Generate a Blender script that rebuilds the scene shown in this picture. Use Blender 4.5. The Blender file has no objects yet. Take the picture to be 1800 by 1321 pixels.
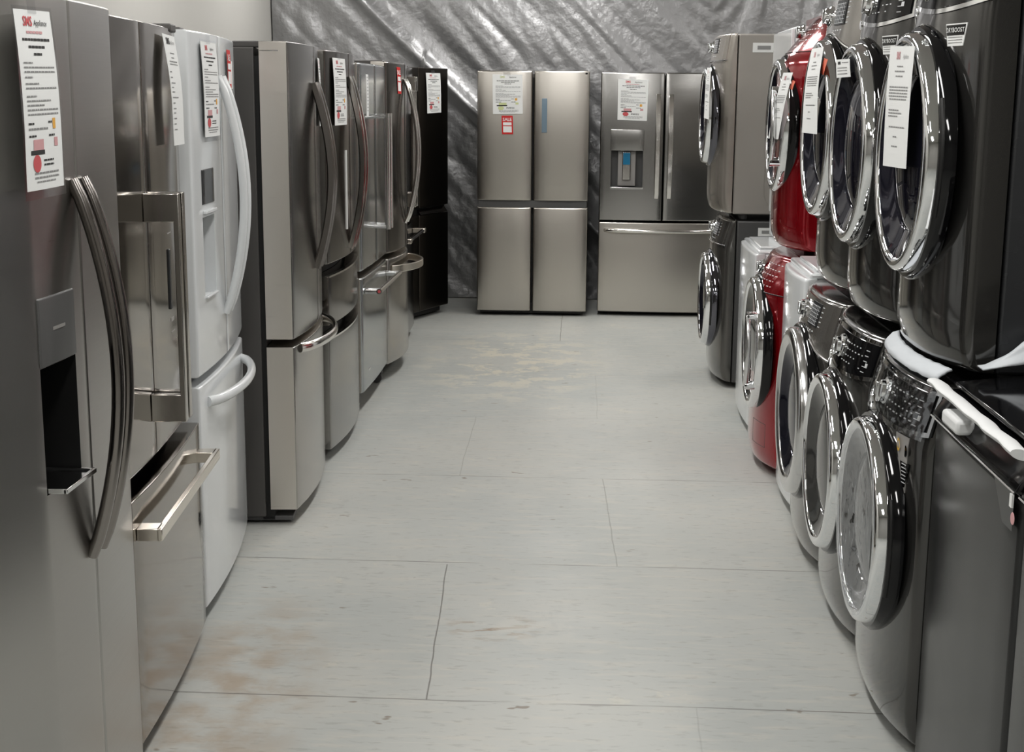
import bpy, math, random
from math import sin, cos, pi, sqrt, radians
from mathutils import Vector, Matrix, noise
random.seed(7)
SC = bpy.context.scene
COL = SC.collection

# ------------------------------------------------------------------ materials
def nmat(name):
    m = bpy.data.materials.new(name); m.use_nodes = True
    nt = m.node_tree
    return m, nt, nt.nodes['Principled BSDF']
def setp(b, **k):
    al = dict(color='Base Color', rough='Roughness', metal='Metallic', coat='Coat Weight', coatr='Coat Roughness',
              spec='Specular IOR Level', trans='Transmission Weight', emis='Emission Color', emistr='Emission Strength', alpha='Alpha', ior='IOR')
    for a, v in k.items():
        if a in ('color', 'emis') and len(v) == 3: v = (*v, 1)
        b.inputs[al[a]].default_value = v
def plain(name, color, rough=.5, metal=0, **k):
    m, nt, b = nmat(name); setp(b, color=color, rough=rough, metal=metal, **k)
    # a trace of procedural unevenness so nothing is perfectly uniform
    tc = nt.nodes.new('ShaderNodeTexCoord'); n = nt.nodes.new('ShaderNodeTexNoise'); n.inputs['Scale'].default_value = 9
    nt.links.new(tc.outputs['Object'], n.inputs['Vector'])
    mr = nt.nodes.new('ShaderNodeMapRange'); mr.inputs['To Min'].default_value = max(0, rough*.85); mr.inputs['To Max'].default_value = min(1, rough*1.15)
    nt.links.new(n.outputs['Fac'], mr.inputs['Value']); nt.links.new(mr.outputs['Result'], b.inputs['Roughness'])
    return m
def brushed(name, color, rough=.3, grain=(2, 2, 260), bump=.02, wave=.0):
    m, nt, b = nmat(name); setp(b, color=color, rough=rough, metal=1)
    tc = nt.nodes.new('ShaderNodeTexCoord'); mp = nt.nodes.new('ShaderNodeMapping'); mp.inputs['Scale'].default_value = grain
    n = nt.nodes.new('ShaderNodeTexNoise'); n.inputs['Scale'].default_value = 1.5; n.inputs['Detail'].default_value = 4
    nt.links.new(tc.outputs['Object'], mp.inputs['Vector']); nt.links.new(mp.outputs['Vector'], n.inputs['Vector'])
    mr = nt.nodes.new('ShaderNodeMapRange'); mr.inputs['To Min'].default_value = rough*.82; mr.inputs['To Max'].default_value = rough*1.2
    nt.links.new(n.outputs['Fac'], mr.inputs['Value']); nt.links.new(mr.outputs['Result'], b.inputs['Roughness'])
    n2 = nt.nodes.new('ShaderNodeTexNoise'); n2.inputs['Scale'].default_value = 1.6; n2.inputs['Detail'].default_value = 1
    nt.links.new(tc.outputs['Object'], n2.inputs['Vector'])
    bp = nt.nodes.new('ShaderNodeBump'); bp.inputs['Strength'].default_value = bump; bp.inputs['Distance'].default_value = .002
    nt.links.new(n.outputs['Fac'], bp.inputs['Height'])
    bp2 = nt.nodes.new('ShaderNodeBump'); bp2.inputs['Strength'].default_value = .25; bp2.inputs['Distance'].default_value = .004
    nt.links.new(n2.outputs['Fac'], bp2.inputs['Height']); nt.links.new(bp.outputs['Normal'], bp2.inputs['Normal'])
    nt.links.new(bp2.outputs['Normal'], b.inputs['Normal'])
    return m
M = {}
M['steel'] = brushed('brushed stainless', (.50, .485, .465), .2)
M['steel_warm'] = brushed('warm brushed stainless', (.58, .555, .515), .3)
M['steel_dim'] = brushed('dim brushed stainless', (.40, .395, .385), .2)
M['steel_cool'] = brushed('cool stainless', (.48, .50, .51), .16)
M['steel_mirror'] = brushed('polished stainless', (.38, .355, .33), .1, bump=.004)
M['steel_lit_edge'] = brushed('reflection-bright edge stainless', (.66, .63, .59), .3)  # lighter than the fronts: bright reflection on door edges put into the colour
M['steel_near'] = brushed('near brushed stainless', (.50, .49, .475), .3)
M['black_steel'] = brushed('black stainless', (.095, .085, .075), .3)
M['dark_steel'] = brushed('smoky stainless', (.24, .225, .21), .16, bump=.006)
M['handle'] = brushed('handle metal', (.55, .53, .5), .17, grain=(30, 30, 3), bump=.003)
M['handle_dark'] = brushed('dark handle metal', (.30, .28, .265), .2, grain=(30, 30, 3), bump=.003)
M['handle_bright'] = brushed('bright handle metal', (.78, .76, .73), .14, grain=(30, 30, 3), bump=.003)
M['handle_cream'] = brushed('satin bright bar', (.85, .80, .73), .25, bump=.003)
M['case'] = plain('dark case paint', (.11, .106, .102), .42)
M['case_mid'] = plain('grey case paint', (.17, .165, .16), .4)
M['case_black'] = plain('black case', (.015, .015, .015), .45)
M['gasket'] = plain('door gasket', (.02, .02, .02), .6)
M['white'] = plain('white enamel', (.74, .76, .77), .17, coat=.4, coatr=.08)
M['white_flat'] = plain('white plastic', (.70, .72, .73), .35)
M['black_gloss'] = plain('black gloss', (.008, .008, .009), .07)
M['black_plastic'] = plain('black plastic', (.02, .02, .02), .35)
M['grey_plastic'] = plain('grey plastic', (.12, .12, .12), .35)
M['grey_light'] = plain('light grey plastic', (.33, .32, .31), .3)
M['display'] = plain('dark display', (.05, .052, .055), .15)
M['blue_film'] = plain('blue film', (.02, .19, .34), .3)
M['blue_pale'] = plain('pale blue film', (.20, .27, .33), .12)
M['chrome'] = plain('chrome', (.86, .87, .88), .045, 1)
M['chrome_soft'] = plain('soft chrome', (.7, .7, .7), .16, 1)
M['chrome_dark'] = plain('smoked chrome', (.17, .17, .19), .05, 1)
M['graphite'] = plain('graphite enamel', (.072, .071, .068), .11, .6, coat=.8, coatr=.06)
M['graphite_side'] = plain('graphite side enamel', (.060, .062, .066), .27, .25)
M['graphite_console'] = plain('warm grey console', (.34, .325, .305), .2, .75, coat=.5, coatr=.05)
M['graphite_front'] = plain('slate front enamel', (.05, .051, .051), .25, .3)
M['titanium'] = plain('titanium enamel', (.40, .375, .34), .24, .6, coat=.4, coatr=.1)
M['titanium_side'] = plain('titanium side enamel', (.36, .34, .315), .42, .15)
M['pewter'] = plain('pewter enamel', (.13, .126, .118), .14, .6, coat=.6, coatr=.06)
M['pewter_side'] = plain('pewter side enamel', (.105, .105, .105), .4, .15)
M['red'] = plain('candy red enamel', (.30, .004, .012), .14, .45, coat=1., coatr=.04)
M['red_side'] = plain('red side enamel', (.36, .004, .014), .25, .2, coat=.4, coatr=.1)
M['glass'] = plain('dark door glass', (.012, .012, .02), .03, 0, ior=1.55)
M['glass_grey'] = plain('grey door glass', (.06, .06, .058), .035, 0, ior=1.6)
M['inner_dark'] = plain('smoked inner ring', (.03, .03, .045), .05, .5)
M['tub'] = plain('drum grey', (.18, .18, .175), .25, .6)
M['paper'] = plain('paper', (.80, .81, .80), .75)
M['ink'] = plain('dark ink', (.05, .05, .05), .8)
M['ink_grey'] = plain('grey ink', (.30, .30, .30), .8)
M['ink_red'] = plain('red ink', (.58, .12, .13), .7)
M['ink_pink'] = plain('pink ink', (.62, .36, .37), .7)
M['ink_green'] = plain('green yellow ink', (.60, .64, .36), .7)
M['ink_orange'] = plain('orange ink', (.75, .42, .10), .7)
M['red_card'] = plain('red card', (.58, .03, .03), .5)
M['orange_tag'] = plain('coral sticker', (.80, .22, .14), .5)
M['mark'] = plain('white marking', (.62, .63, .64), .5)
M['foam'] = plain('foam sheet', (.62, .65, .68), .65)
M['foam_white'] = plain('white foam', (.74, .75, .75), .6)
M['amber'] = plain('amber ring', (.75, .48, .08), .4)
M['rubber'] = plain('rubber foot', (.10, .10, .10), .6)
def film_mat(name, amt, tint=(.9, .92, .95)):
    m = bpy.data.materials.new(name); m.use_nodes = True; nt = m.node_tree; nt.nodes.clear()
    o = nt.nodes.new('ShaderNodeOutputMaterial'); mx = nt.nodes.new('ShaderNodeMixShader'); t = nt.nodes.new('ShaderNodeBsdfTransparent'); g = nt.nodes.new('ShaderNodeBsdfGlossy')
    g.inputs['Roughness'].default_value = .12; g.inputs['Color'].default_value = (*tint, 1); mx.inputs[0].default_value = amt
    nt.links.new(t.outputs[0], mx.inputs[1]); nt.links.new(g.outputs[0], mx.inputs[2]); nt.links.new(mx.outputs[0], o.inputs[0])
    return m
M['film'] = film_mat('clear protective film', .3)
M['tape'] = film_mat('clear tape', .22)

# ------------------------------------------------------------------ mesh builder
class MB:
    def __init__(s): s.v = []; s.f = []; s.m = []
    def add(s, vs, fs, mi=0):
        o = len(s.v); s.v += [tuple(v) for v in vs]
        for f in fs: s.f.append(tuple(i+o for i in f)); s.m.append(mi)
        return s
    def box(s, x0, x1, y0, y1, z0, z1, mi=0):
        v = [(x0,y0,z0),(x1,y0,z0),(x1,y1,z0),(x0,y1,z0),(x0,y0,z1),(x1,y0,z1),(x1,y1,z1),(x0,y1,z1)]
        return s.add(v, [(0,3,2,1),(4,5,6,7),(0,1,5,4),(1,2,6,5),(2,3,7,6),(3,0,4,7)], mi)
    def lathe(s, prof, org=(0,0,0), axis=(0,-1,0), n=48, mi=0, closed=False):
        """prof: (radius, height along axis)"""
        a = Vector(axis).normalized(); u = a.orthogonal().normalized(); w = a.cross(u); o = Vector(org)
        vs = []; fs = []; k = len(prof)
        for i in range(n):
            t = 2*pi*i/n; d = u*cos(t)+w*sin(t)
            for r, h in prof: vs.append(o+d*r+a*h)
        for i in range(n):
            j = (i+1) % n
            for q in range(k-1 if not closed else k):
                q2 = (q+1) % k
                if prof[q][0] < 1e-6 and prof[q2][0] < 1e-6: continue
                fs.append((i*k+q, j*k+q, j*k+q2, i*k+q2))
        return s.add(vs, fs, mi)
    def sweep(s, pts, w, t, side=(1,0,0), rnd=True, n=12, mi=0, taper=None):
        pts = [Vector(p) for p in pts]; S = Vector(side).normalized(); vs = []; fs = []
        K = len(pts)
        if rnd: sec = [(cos(2*pi*i/n)*w/2, sin(2*pi*i/n)*t/2) for i in range(n)]
        else:
            c = min(w, t)*.18
            sec = [(w/2-c,-t/2),(w/2,-t/2+c),(w/2,t/2-c),(w/2-c,t/2),(-w/2+c,t/2),(-w/2,t/2-c),(-w/2,-t/2+c),(-w/2+c,-t/2)]; n = 8
        for i, p in enumerate(pts):
            T = (pts[min(i+1, K-1)]-pts[max(i-1, 0)]).normalized(); SS = (S-T*S.dot(T)).normalized(); N = T.cross(SS)
            q = taper(i/(K-1)) if taper else 1
            for a, b in sec: vs.append(p+SS*a*q+N*b*q)
        for i in range(K-1):
            for j in range(n):
                j2 = (j+1) % n; fs.append((i*n+j, i*n+j2, (i+1)*n+j2, (i+1)*n+j))
        fs.append(tuple(range(n))[::-1]); fs.append(tuple((K-1)*n+j for j in range(n)))
        return s.add(vs, fs, mi)
    def prism(s, poly, y0, y1, mi=0):
        """poly in (x,z), extruded along y"""
        n = len(poly); v = [(a, y0, b) for a, b in poly]+[(a, y1, b) for a, b in poly]
        f = [tuple(range(n)), tuple(range(2*n-1, n-1, -1))]+[(i, i+n, (i+1) % n+n, (i+1) % n) for i in range(n)]
        return s.add(v, f, mi)
    def build(s, name, mats, parent=None, bevel=0, ang=40, loc=None, seg=2, fix=True):
        me = bpy.data.meshes.new(name); me.from_pydata(s.v, [], s.f)
        if not isinstance(mats, (list, tuple)): mats = [mats]
        for m in mats: me.materials.append(M[m] if isinstance(m, str) else m)
        me.polygons.foreach_set('material_index', s.m)
        if fix:
            import bmesh
            bm = bmesh.new(); bm.from_mesh(me); bmesh.ops.remove_doubles(bm, verts=bm.verts, dist=1e-6)
            bmesh.ops.recalc_face_normals(bm, faces=bm.faces); bm.to_mesh(me); bm.free()
        me.polygons.foreach_set('use_smooth', [True]*len(me.polygons))
        me.set_sharp_from_angle(angle=radians(ang)); me.update()
        o = bpy.data.objects.new(name, me); COL.objects.link(o)
        if parent: o.parent = parent
        if loc: o.location = loc
        if bevel:
            b = o.modifiers.new('bevel', 'BEVEL'); b.width = bevel; b.segments = seg; b.limit_method = 'ANGLE'; b.angle_limit = radians(50)
            b.harden_normals = False
        return o
def tag(o, label=None, cat=None, group=None, kind=None):
    if label: o['label'] = label
    if cat: o['category'] = cat
    if group: o['group'] = group
    if kind: o['kind'] = kind
    return o
def thing(name, loc, rz, label, cat, group=None):
    o = bpy.data.objects.new(name, None); COL.objects.link(o); o.location = loc; o.rotation_euler = (0, 0, radians(rz)); o.empty_display_size = .1
    return tag(o, label, cat, group)

def edgef(d, r):
    if r <= 0 or d >= r: return 0.
    return r-sqrt(max(0, r*r-(r-d)**2))
def samples(a, b, r, n, extra=()):
    L = []
    if r > 0:
        for i in range(6): L.append(a+r*(1-cos(i/5*pi/2)))
        for i in range(6): L.append(b-r*(1-cos(i/5*pi/2)))
    else: L += [a, b]
    for i in range(1, n): L.append(a+r+(b-a-2*r)*i/n)
    L = [x for x in L if all(abs(x-e) > .002 for e in extra)]+list(extra)
    L = sorted(set(round(x, 6) for x in L)); return L
def slab(mb, x0, x1, z0, z1, F, yb, r=.012, rz=None, nx=14, nz=2, holes=(), mi=0, rl=None, rr=None, ms=None):
    """bowed slab: front surface y=F(x,z), rounded at its edges, straight back to yb; holes=(x0,x1,z0,z1,ydepth,mi)"""
    rz = r if rz is None else rz; rl = r if rl is None else rl; rr = r if rr is None else rr
    ex = [h[i] for h in holes for i in (0, 1)]; ez = [h[i] for h in holes for i in (2, 3)]
    rm = max(rl, rr)
    xs = samples(x0, x1, rm, nx, ex); zs = samples(z0, z1, rz, nz, ez)
    Y = lambda x, z: min(yb-.001, F(x, z)+edgef(x-x0, rl)+edgef(x1-x, rr)+edgef(z-z0, rz)+edgef(z1-z, rz))
    nX, nZ = len(xs), len(zs); vs = [(x, Y(x, z), z) for x in xs for z in zs]; fs = []
    inh = lambda x, z: any(h[0] < x < h[1] and h[2] < z < h[3] for h in holes)
    for i in range(nX-1):
        for j in range(nZ-1):
            if inh((xs[i]+xs[i+1])/2, (zs[j]+zs[j+1])/2): continue
            fs.append((i*nZ+j, (i+1)*nZ+j, (i+1)*nZ+j+1, i*nZ+j+1))
    mb.add(vs, fs, mi)
    def strip(line, y):
        v = []; f = []
        for p in line: v += [p, (p[0], y, p[2])]
        for i in range(len(line)-1): f.append((2*i, 2*i+1, 2*i+3, 2*i+2))
        return v, f
    bt = [(x, Y(x, zs[0]), zs[0]) for x in xs]; tp = [(x, Y(x, zs[-1]), zs[-1]) for x in xs]
    lf = [(xs[0], Y(xs[0], z), z) for z in zs]; rt = [(xs[-1], Y(xs[-1], z), z) for z in zs]
    for ln in (bt, tp, lf, rt): mb.add(*strip(ln, yb), mi if ms is None else ms)
    mb.add([(x0, yb, z0), (x1, yb, z0), (x1, yb, z1), (x0, yb, z1)], [(0, 1, 2, 3)], mi)
    for h in holes:
        hx = [x for x in xs if h[0]-1e-6 <= x <= h[1]+1e-6]; hz = [z for z in zs if h[2]-1e-6 <= z <= h[3]+1e-6]
        m2 = h[5]
        for z in (h[2], h[3]): mb.add(*strip([(x, Y(x, z), z) for x in hx], h[4]), m2)
        for x in (h[0], h[1]): mb.add(*strip([(x, Y(x, z), z) for z in hz], h[4]), m2)
        mb.add([(h[0], h[4], h[2]), (h[1], h[4], h[2]), (h[1], h[4], h[3]), (h[0], h[4], h[3])], [(0, 1, 2, 3)], m2)
    return mb
def patch(mb, P, F, off, thick=.003, n=(12, 4), mi=0):
    """P(s,t)->(x,z); thin slab lying on the surface y=F(x,z)"""
    a, b = n; vs = []; fs = []
    for k in (0, 1):
        for i in range(a+1):
            for j in range(b+1):
                x, z = P(i/a, j/b); vs.append((x, F(x, z)-off+(thick if k else 0), z))
    N = (a+1)*(b+1); id = lambda i, j, k=0: k*N+i*(b+1)+j
    for i in range(a):
        for j in range(b):
            fs.append((id(i, j), id(i+1, j), id(i+1, j+1), id(i, j+1))); fs.append((id(i, j, 1), id(i, j+1, 1), id(i+1, j+1, 1), id(i+1, j, 1)))
    for i in range(a):
        fs.append((id(i, 0), id(i, 0, 1), id(i+1, 0, 1), id(i+1, 0))); fs.append((id(i, b), id(i+1, b), id(i+1, b, 1), id(i, b, 1)))
    for j in range(b):
        fs.append((id(0, j), id(0, j+1), id(0, j+1, 1), id(0, j, 1))); fs.append((id(a, j), id(a, j, 1), id(a, j+1, 1), id(a, j+1)))
    mb.add(vs, fs, mi); return mb
def rect(x0, x1, z0, z1): return lambda s, t: (x0+(x1-x0)*s, z0+(z1-z0)*t)

_tx = {}
def text_mesh(t, bold=0, shear=0):
    k = (t, bold, shear)
    if k not in _tx:
        cu = bpy.data.curves.new('t', 'FONT'); cu.body = t; cu.size = 1; cu.offset = bold; cu.shear = shear; cu.resolution_u = 2
        cu.align_x = 'CENTER'; cu.align_y = 'CENTER'
        o = bpy.data.objects.new('t', cu); COL.objects.link(o); bpy.context.view_layer.update()
        me = bpy.data.meshes.new_from_object(o.evaluated_get(bpy.context.evaluated_depsgraph_get()))
        vs = [tuple(v.co) for v in me.vertices]; fs = [tuple(p.vertices) for p in me.polygons]
        bpy.data.objects.remove(o); bpy.data.curves.remove(cu); bpy.data.meshes.remove(me); _tx[k] = (vs, fs)
    return _tx[k]

# ------------------------------------------------------------------ printed sheets
def sheet(name, TL, TR, BL, BR, label, cat='price sheet', style='full', curl=.012, out=(1, 0), tape=True, holder=False, group=None):
    """a printed paper held at its top edge; corners are world points, it curls gently off the surface"""
    TL, TR, BL, BR = map(Vector, (TL, TR, BL, BR)); O = (TL+TR+BL+BR)/4; n3 = Vector((out[0], out[1], 0)).normalized()
    w = ((TR-TL).length+(BR-BL).length)/2; h = (BL-TL).length; mb = MB()
    def P(s, t, off=0):
        p = TL*(1-s)*(1-t)+TR*s*(1-t)+BL*(1-s)*t+BR*s*t
        c = curl*(sin(t*pi*1.15)**1*.7+t*t*.9)+.25*curl*sin(s*pi)*t
        return p+n3*(c+off)-O
    def quad(s0, s1, t0, t1, mi, off=.0006, ns=2, ntt=1):
        vs = []; fs = []
        for i in range(ns+1):
            for j in range(ntt+1): vs.append(P(s0+(s1-s0)*i/ns, t0+(t1-t0)*j/ntt, off))
        for i in range(ns):
            for j in range(ntt): fs.append((i*(ntt+1)+j, (i+1)*(ntt+1)+j, (i+1)*(ntt+1)+j+1, i*(ntt+1)+j+1))
        mb.add(vs, fs, mi)
    quad(0, 1, 0, 1, 0, 0, 6, 18)
    quad(0, 1, 0, 1, 0, -.0004, 6, 18)
    def txt(t, cs, ct, hh, mi, bold=0, shear=0, sx=1):
        vs, fs = text_mesh(t, bold, shear); k = hh*h
        mb.add([P(cs+v[0]*k*sx/w, ct-v[1]*k/h, .0009) for v in vs], fs, mi)
    def line(s0, s1, t, th, mi):
        s = s0
        while s < s1-.01:
            e = min(s1, s+random.uniform(.04, .11)); quad(s, e, t, t+th, mi, ns=1); s = e+.012
    if style in ('full', 'green'):
        g = style == 'green'
        txt('SMS', .33, .065, .075, 5 if g else 2, .02); txt('Appliance', .67, .07, .047, 1, .0, .35)
        if not g: line(.27, .70, .115, .014, 4)
        line(.14, .88, .155, .014, 1); line(.28, .74, .195, .014, 1); line(.40, .62, .235, .014, 1)
        for t, e in ((.285, .34), (.31, .93), (.335, .93), (.365, .30), (.40, .45), (.425, .93), (.47, .36), (.495, .75), (.52, .55), (.545, .93), (.57, .93)): line(.10, e, t, .009, 3)
        line(.10, .24, .62, .011, 1); line(.62, .72, .615, .011, 1); line(.10, .60, .65, .011, 3); line(.10, .28, .69, .011, 1); line(.62, .78, .69, .011, 1)
        quad(.20, .46, .715, .775, 5 if g else 4); quad(.13, .48, .775, .80, 1)
        quad(.74, .82, .60, .66, 6); quad(.76, .86, .71, .76, 5 if g else 4)
        c = P(.27, .85, .0008); ns = []   # round seal
        for i in range(20): ns.append(P(.27+.10*cos(i*.314159), .85+.05*sin(i*.314159), .0008))
        mb.add(ns, [tuple(range(20))], 5 if g else 2)
        line(.45, .72, .83, .010, 1); line(.45, .72, .855, .010, 1); line(.20, .85, .90, .010, 3); line(.20, .85, .925, .010, 3); line(.25, .75, .95, .008, 3)
    elif style == 'grey':
        txt('SMS', .34, .06, .08, 1, .03); txt('Appliance', .66, .065, .05, 3, .0, .35)
        for t, a, b in ((.16, .35, .7), (.20, .4, .62), (.235, .2, .85), (.26, .2, .85), (.33, .1, .25), (.38, .1, .25), (.43, .1, .4), (.47, .1, .25), (.51, .1, .3), (.56, .1, .55), (.61, .1, .25), (.66, .1, .3), (.7, .1, .25), (.75, .1, .3), (.80, .1, .25), (.85, .1, .3)): line(a, b, t, .010, 3)
    elif style == 'tag':
        txt('SMS', .40, .08, .085, 4, .03); txt('Appliance', .70, .085, .05, 3, 0, .35)
        for t, a, b in ((.16, .38, .62), (.20, .3, .7), (.24, .35, .65), (.33, .12, .88), (.355, .12, .88), (.38, .12, .88), (.405, .12, .88), (.43, .15, .85), (.52, .15, .6), (.545, .15, .7), (.57, .15, .55), (.66, .2, .85), (.74, .4, .55), (.82, .35, .6)): line(a, b, t, .011, 3)
    elif style == 'small':
        line(.15, .35, .12, .16, 1); line(.45, .9, .16, .05, 3)
        for t in (.45, .6, .78): line(.12, .8, t, .05, 3)
    elif style == 'strip':
        for i in range(11): line(.25, .75, .06+.08*i, .02, 3)
    elif style == 'plaintag': pass
    elif style == 'sale':
        quad(.0, 1, 0, 1, 7, .0005, 2, 4); txt('SALE', .5, .21, .235, 0, .02); quad(.12, .88, .36, .52, 0, .001); quad(.12, .88, .57, .90, 0, .001)
        line(.2, .8, .42, .03, 2); line(.2, .6, .62, .02, 4); line(.2, .8, .70, .10, 4)
    if holder:
        for a, b, c_, d in ((-.05, 1.05, -.02, 0), (-.05, 1.05, 1, 1.05), (-.05, 0, 0, 1), (1, 1.05, 0, 1)): quad(a, b, c_, d, 8, .0004, 3, 6)
    if tape: quad(.36, .60, -.07, .02, 8, .0014)
    o = mb.build(name, ['paper', 'ink', 'ink_red', 'ink_grey', 'ink_pink', 'ink_green', 'ink_orange', 'red_card', 'tape'], ang=60, fix=False)
    o.location = O; return tag(o, label, cat, group)

# ------------------------------------------------------------------ refrigerators
def arc(u, za, zb, y0, bulge, n=22, p=.8):
    return [(u, y0-bulge*(max(0, sin(pi*i/n)))**p, za+(zb-za)*i/n) for i in range(n+1)]
def harc(ua, ub, z, y0, bulge, F, n=22, p=.55, dz=0):
    return [(ua+(ub-ua)*i/n, F(ua+(ub-ua)*i/n, z)+y0-bulge*(max(0, sin(pi*i/n)))**p, z+dz*sin(pi*i/n)) for i in range(n+1)]
def fridge_case(root, W, depth, t, mat, top=1.745, z0=.03, kick=True):
    m = MB().box(-W/2+.004, W/2-.004, t+.014, depth, z0, top); m.build('case', mat, root, bevel=.004)
    m = MB().box(-W/2+.012, W/2-.012, t-.004, t+.02, z0+.05, top-.03); m.build('door_gasket', 'gasket', root)
    for s in (-1, 1): MB().box(s*(W/2-.05)-.035, s*(W/2-.05)+.035, .02, t+.09, top, top+.022).build('hinge_cover', 'case', root, bevel=.004)
    if kick:
        m = MB().box(-W/2+.02, W/2-.02, t-.02, t+.03, .012, z0+.06); m.build('kick_plate', 'black_plastic', root, bevel=.003)
    for s in (-1, 1):
        for y in (t+.06, depth-.06): MB().lathe([(0, 0), (.018, 0), (.022, .006), (.022, .03), (0, .03)], (s*(W/2-.06), y, 0), (0, 0, 1), 16).build('foot', 'rubber', root)

# --- 1: nearest side-by-side with dispenser
r = thing('refrigerator', (-1.03, 2.66, 0), 90, 'nearest stainless side-by-side refrigerator with paired long bowed handles and tall dispenser', 'refrigerator')
W = .76
def F1(u, z): return -.03*(1-(2*u/W)**2)+(.45*max(0, -.175-u)**1.0 if u < -.175 else 0)*.35
fridge_case(r, W, .86, .095, 'case_mid')
d = slab(MB(), -W/2, .055, .06, 1.76, F1, .09, r=.005, rl=.005, nx=24, holes=[(-.165, .0, .845, 1.085, .07, 1)]).build('freezer_door', ['steel_near', 'black_plastic'], r)
m = MB(); slab(m, -.165, 0, 1.086, 1.215, lambda u, z: F1(u, z)-.004, .0, r=.004, nx=6); m.build('control_panel', 'grey_plastic', d)
m = MB(); patch(m, rect(-.11, -.055, 1.15, 1.156), lambda u, z: F1(u, z)-.004, .001, .002); m.build('printed_marking', 'grey_light', d)
m = MB(); m.box(-.16, -.005, -.05, .065, .850, .853); m.box(-.162, -.003, -.062, -.054, .848, .858); m.box(-.162, -.155, -.06, .06, .848, .858); m.box(-.010, -.003, -.06, .06, .848, .858); m.build('drip_tray', 'chrome_soft', d, bevel=.002)
m = MB(); m.prism([(-.115, .94), (-.055, .94), (-.06, 1.06), (-.11, 1.06)], .03, .045); m.build('dispenser_paddle', 'black_gloss', d, bevel=.003)
slab(MB(), .061, W/2, .06, 1.76, F1, .09, r=.005, rr=.008, nx=14).build('refrigerator_door', 'steel_near', r)
for u in (.028, .09):
    MB().sweep(arc(u, 1.42, .665, F1(u, 1)-.001, .072), .03, .026, n=14).build('door_handle', 'handle_dark', r)
# --- 2: polished French door with flat bar handles
r = thing('refrigerator', (-1.083, 3.50, 0), 94.8, 'mirror-polished French-door refrigerator with flat rectangular bar handles, second from the camera on the left', 'refrigerator')
W = .82
def F2(u, z): return -.012*(1-(2*u/W)**2)
fridge_case(r, W, .62, .09, 'case')
F2u = lambda u, z: F2(u, z)+.028
for a, b in ((-W/2, -.063), (-.057, W/2)):
    dd = slab(MB(), a, b, .685, 1.755, F2u, .085, r=.003, nx=8, nz=2).build('refrigerator_door', 'steel_mirror', r)
m = MB()
for k in range(4): patch(m, rect(.17, .22, 1.22+.035*k, 1.2225+.035*k), F2u, .001, .002, (2, 1))
patch(m, rect(.18, .22, .985, .995), F2u, .001, .002, (2, 1)); patch(m, rect(.18, .23, .955, .958), F2u, .001, .002, (2, 1))
m.build('printed_symbols', 'grey_light', dd)
MB().box(.17, .19, .014, .02, 1.02, 1.18).build('dispenser_slot', 'display', dd, bevel=.002)
slab(MB(), -W/2, W/2, .055, .655, F2, .085, r=.003, nx=10).build('freezer_drawer', 'steel_mirror', r)
for u in (-.085, -.035):
    m = MB(); m.box(u-.014, u+.014, -.070, -.056, .775, 1.345); m.box(u-.014, u+.014, -.06, F2u(u, 1), 1.275, 1.345); m.box(u-.014, u+.014, -.06, F2u(u, 1), .775, .845)
    m.build('door_handle', 'handle', r, bevel=.002)
m = MB(); m.box(-.385, .385, -.062, -.048, .555, .585); m.box(-.385, -.335, -.055, -.002, .555, .585); m.box(.335, .385, -.055, -.002, .555, .585)
m.build('drawer_handle', 'handle_cream', r, bevel=.002)
# --- 3: white French door with dispenser
r = thing('refrigerator', (-1.187, 4.455, 0), 96, 'glossy white French-door refrigerator with white bowed handles and dark dispenser display', 'refrigerator')
W = .90
def F3(u, z): return -.022*(1-(2*u/W)**2)
fridge_case(r, W, .74, .10, 'white_flat')
d = slab(MB(), -W/2, -.025, .765, 1.76, F3, .095, r=.007, nx=14, holes=[(-.345, -.19, .985, 1.225, .06, 1)]).build('refrigerator_door', ['white', 'white_flat'], r)
m = MB(); slab(m, -.345, -.19, 1.262, 1.365, lambda u, z: F3(u, z)-.003, .0, r=.003, nx=5); m.build('dispenser_display', 'display', d)
m = MB(); patch(m, rect(-.34, -.195, 1.235, 1.245), F3, .012, .012); patch(m, rect(-.34, -.195, .985, .992), F3, .008, .01); m.build('dispenser_lip', 'white', d, bevel=.002)
m = MB(); m.prism([(-.295, 1.04), (-.24, 1.04), (-.245, 1.2), (-.29, 1.2)], .02, .035); m.build('dispenser_paddle', 'grey_light', d, bevel=.003)
d2 = slab(MB(), -.019, W/2, .765, 1.76, F3, .095, r=.007, nx=14).build('refrigerator_door', 'white', r)
m = MB(); patch(m, rect(.26, .33, 1.60, 1.69), F3, .001, .0015); m.build('white_sticker', 'paper', d2)
for u in (-.06, .015): MB().sweep(arc(u, 1.635, .90, F3(u, 1)-.002, .068), .032, .026, n=14).build('door_handle', 'white', r)
slab(MB(), -W/2, W/2, .055, .735, F3, .095, r=.007, nx=20).build('freezer_drawer', 'white', r)
MB().sweep(harc(-.36, .36, .675, -.001, .058, F3), .032, .028, side=(0, 0, 1), n=14).build('drawer_handle', 'white', r)
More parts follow.
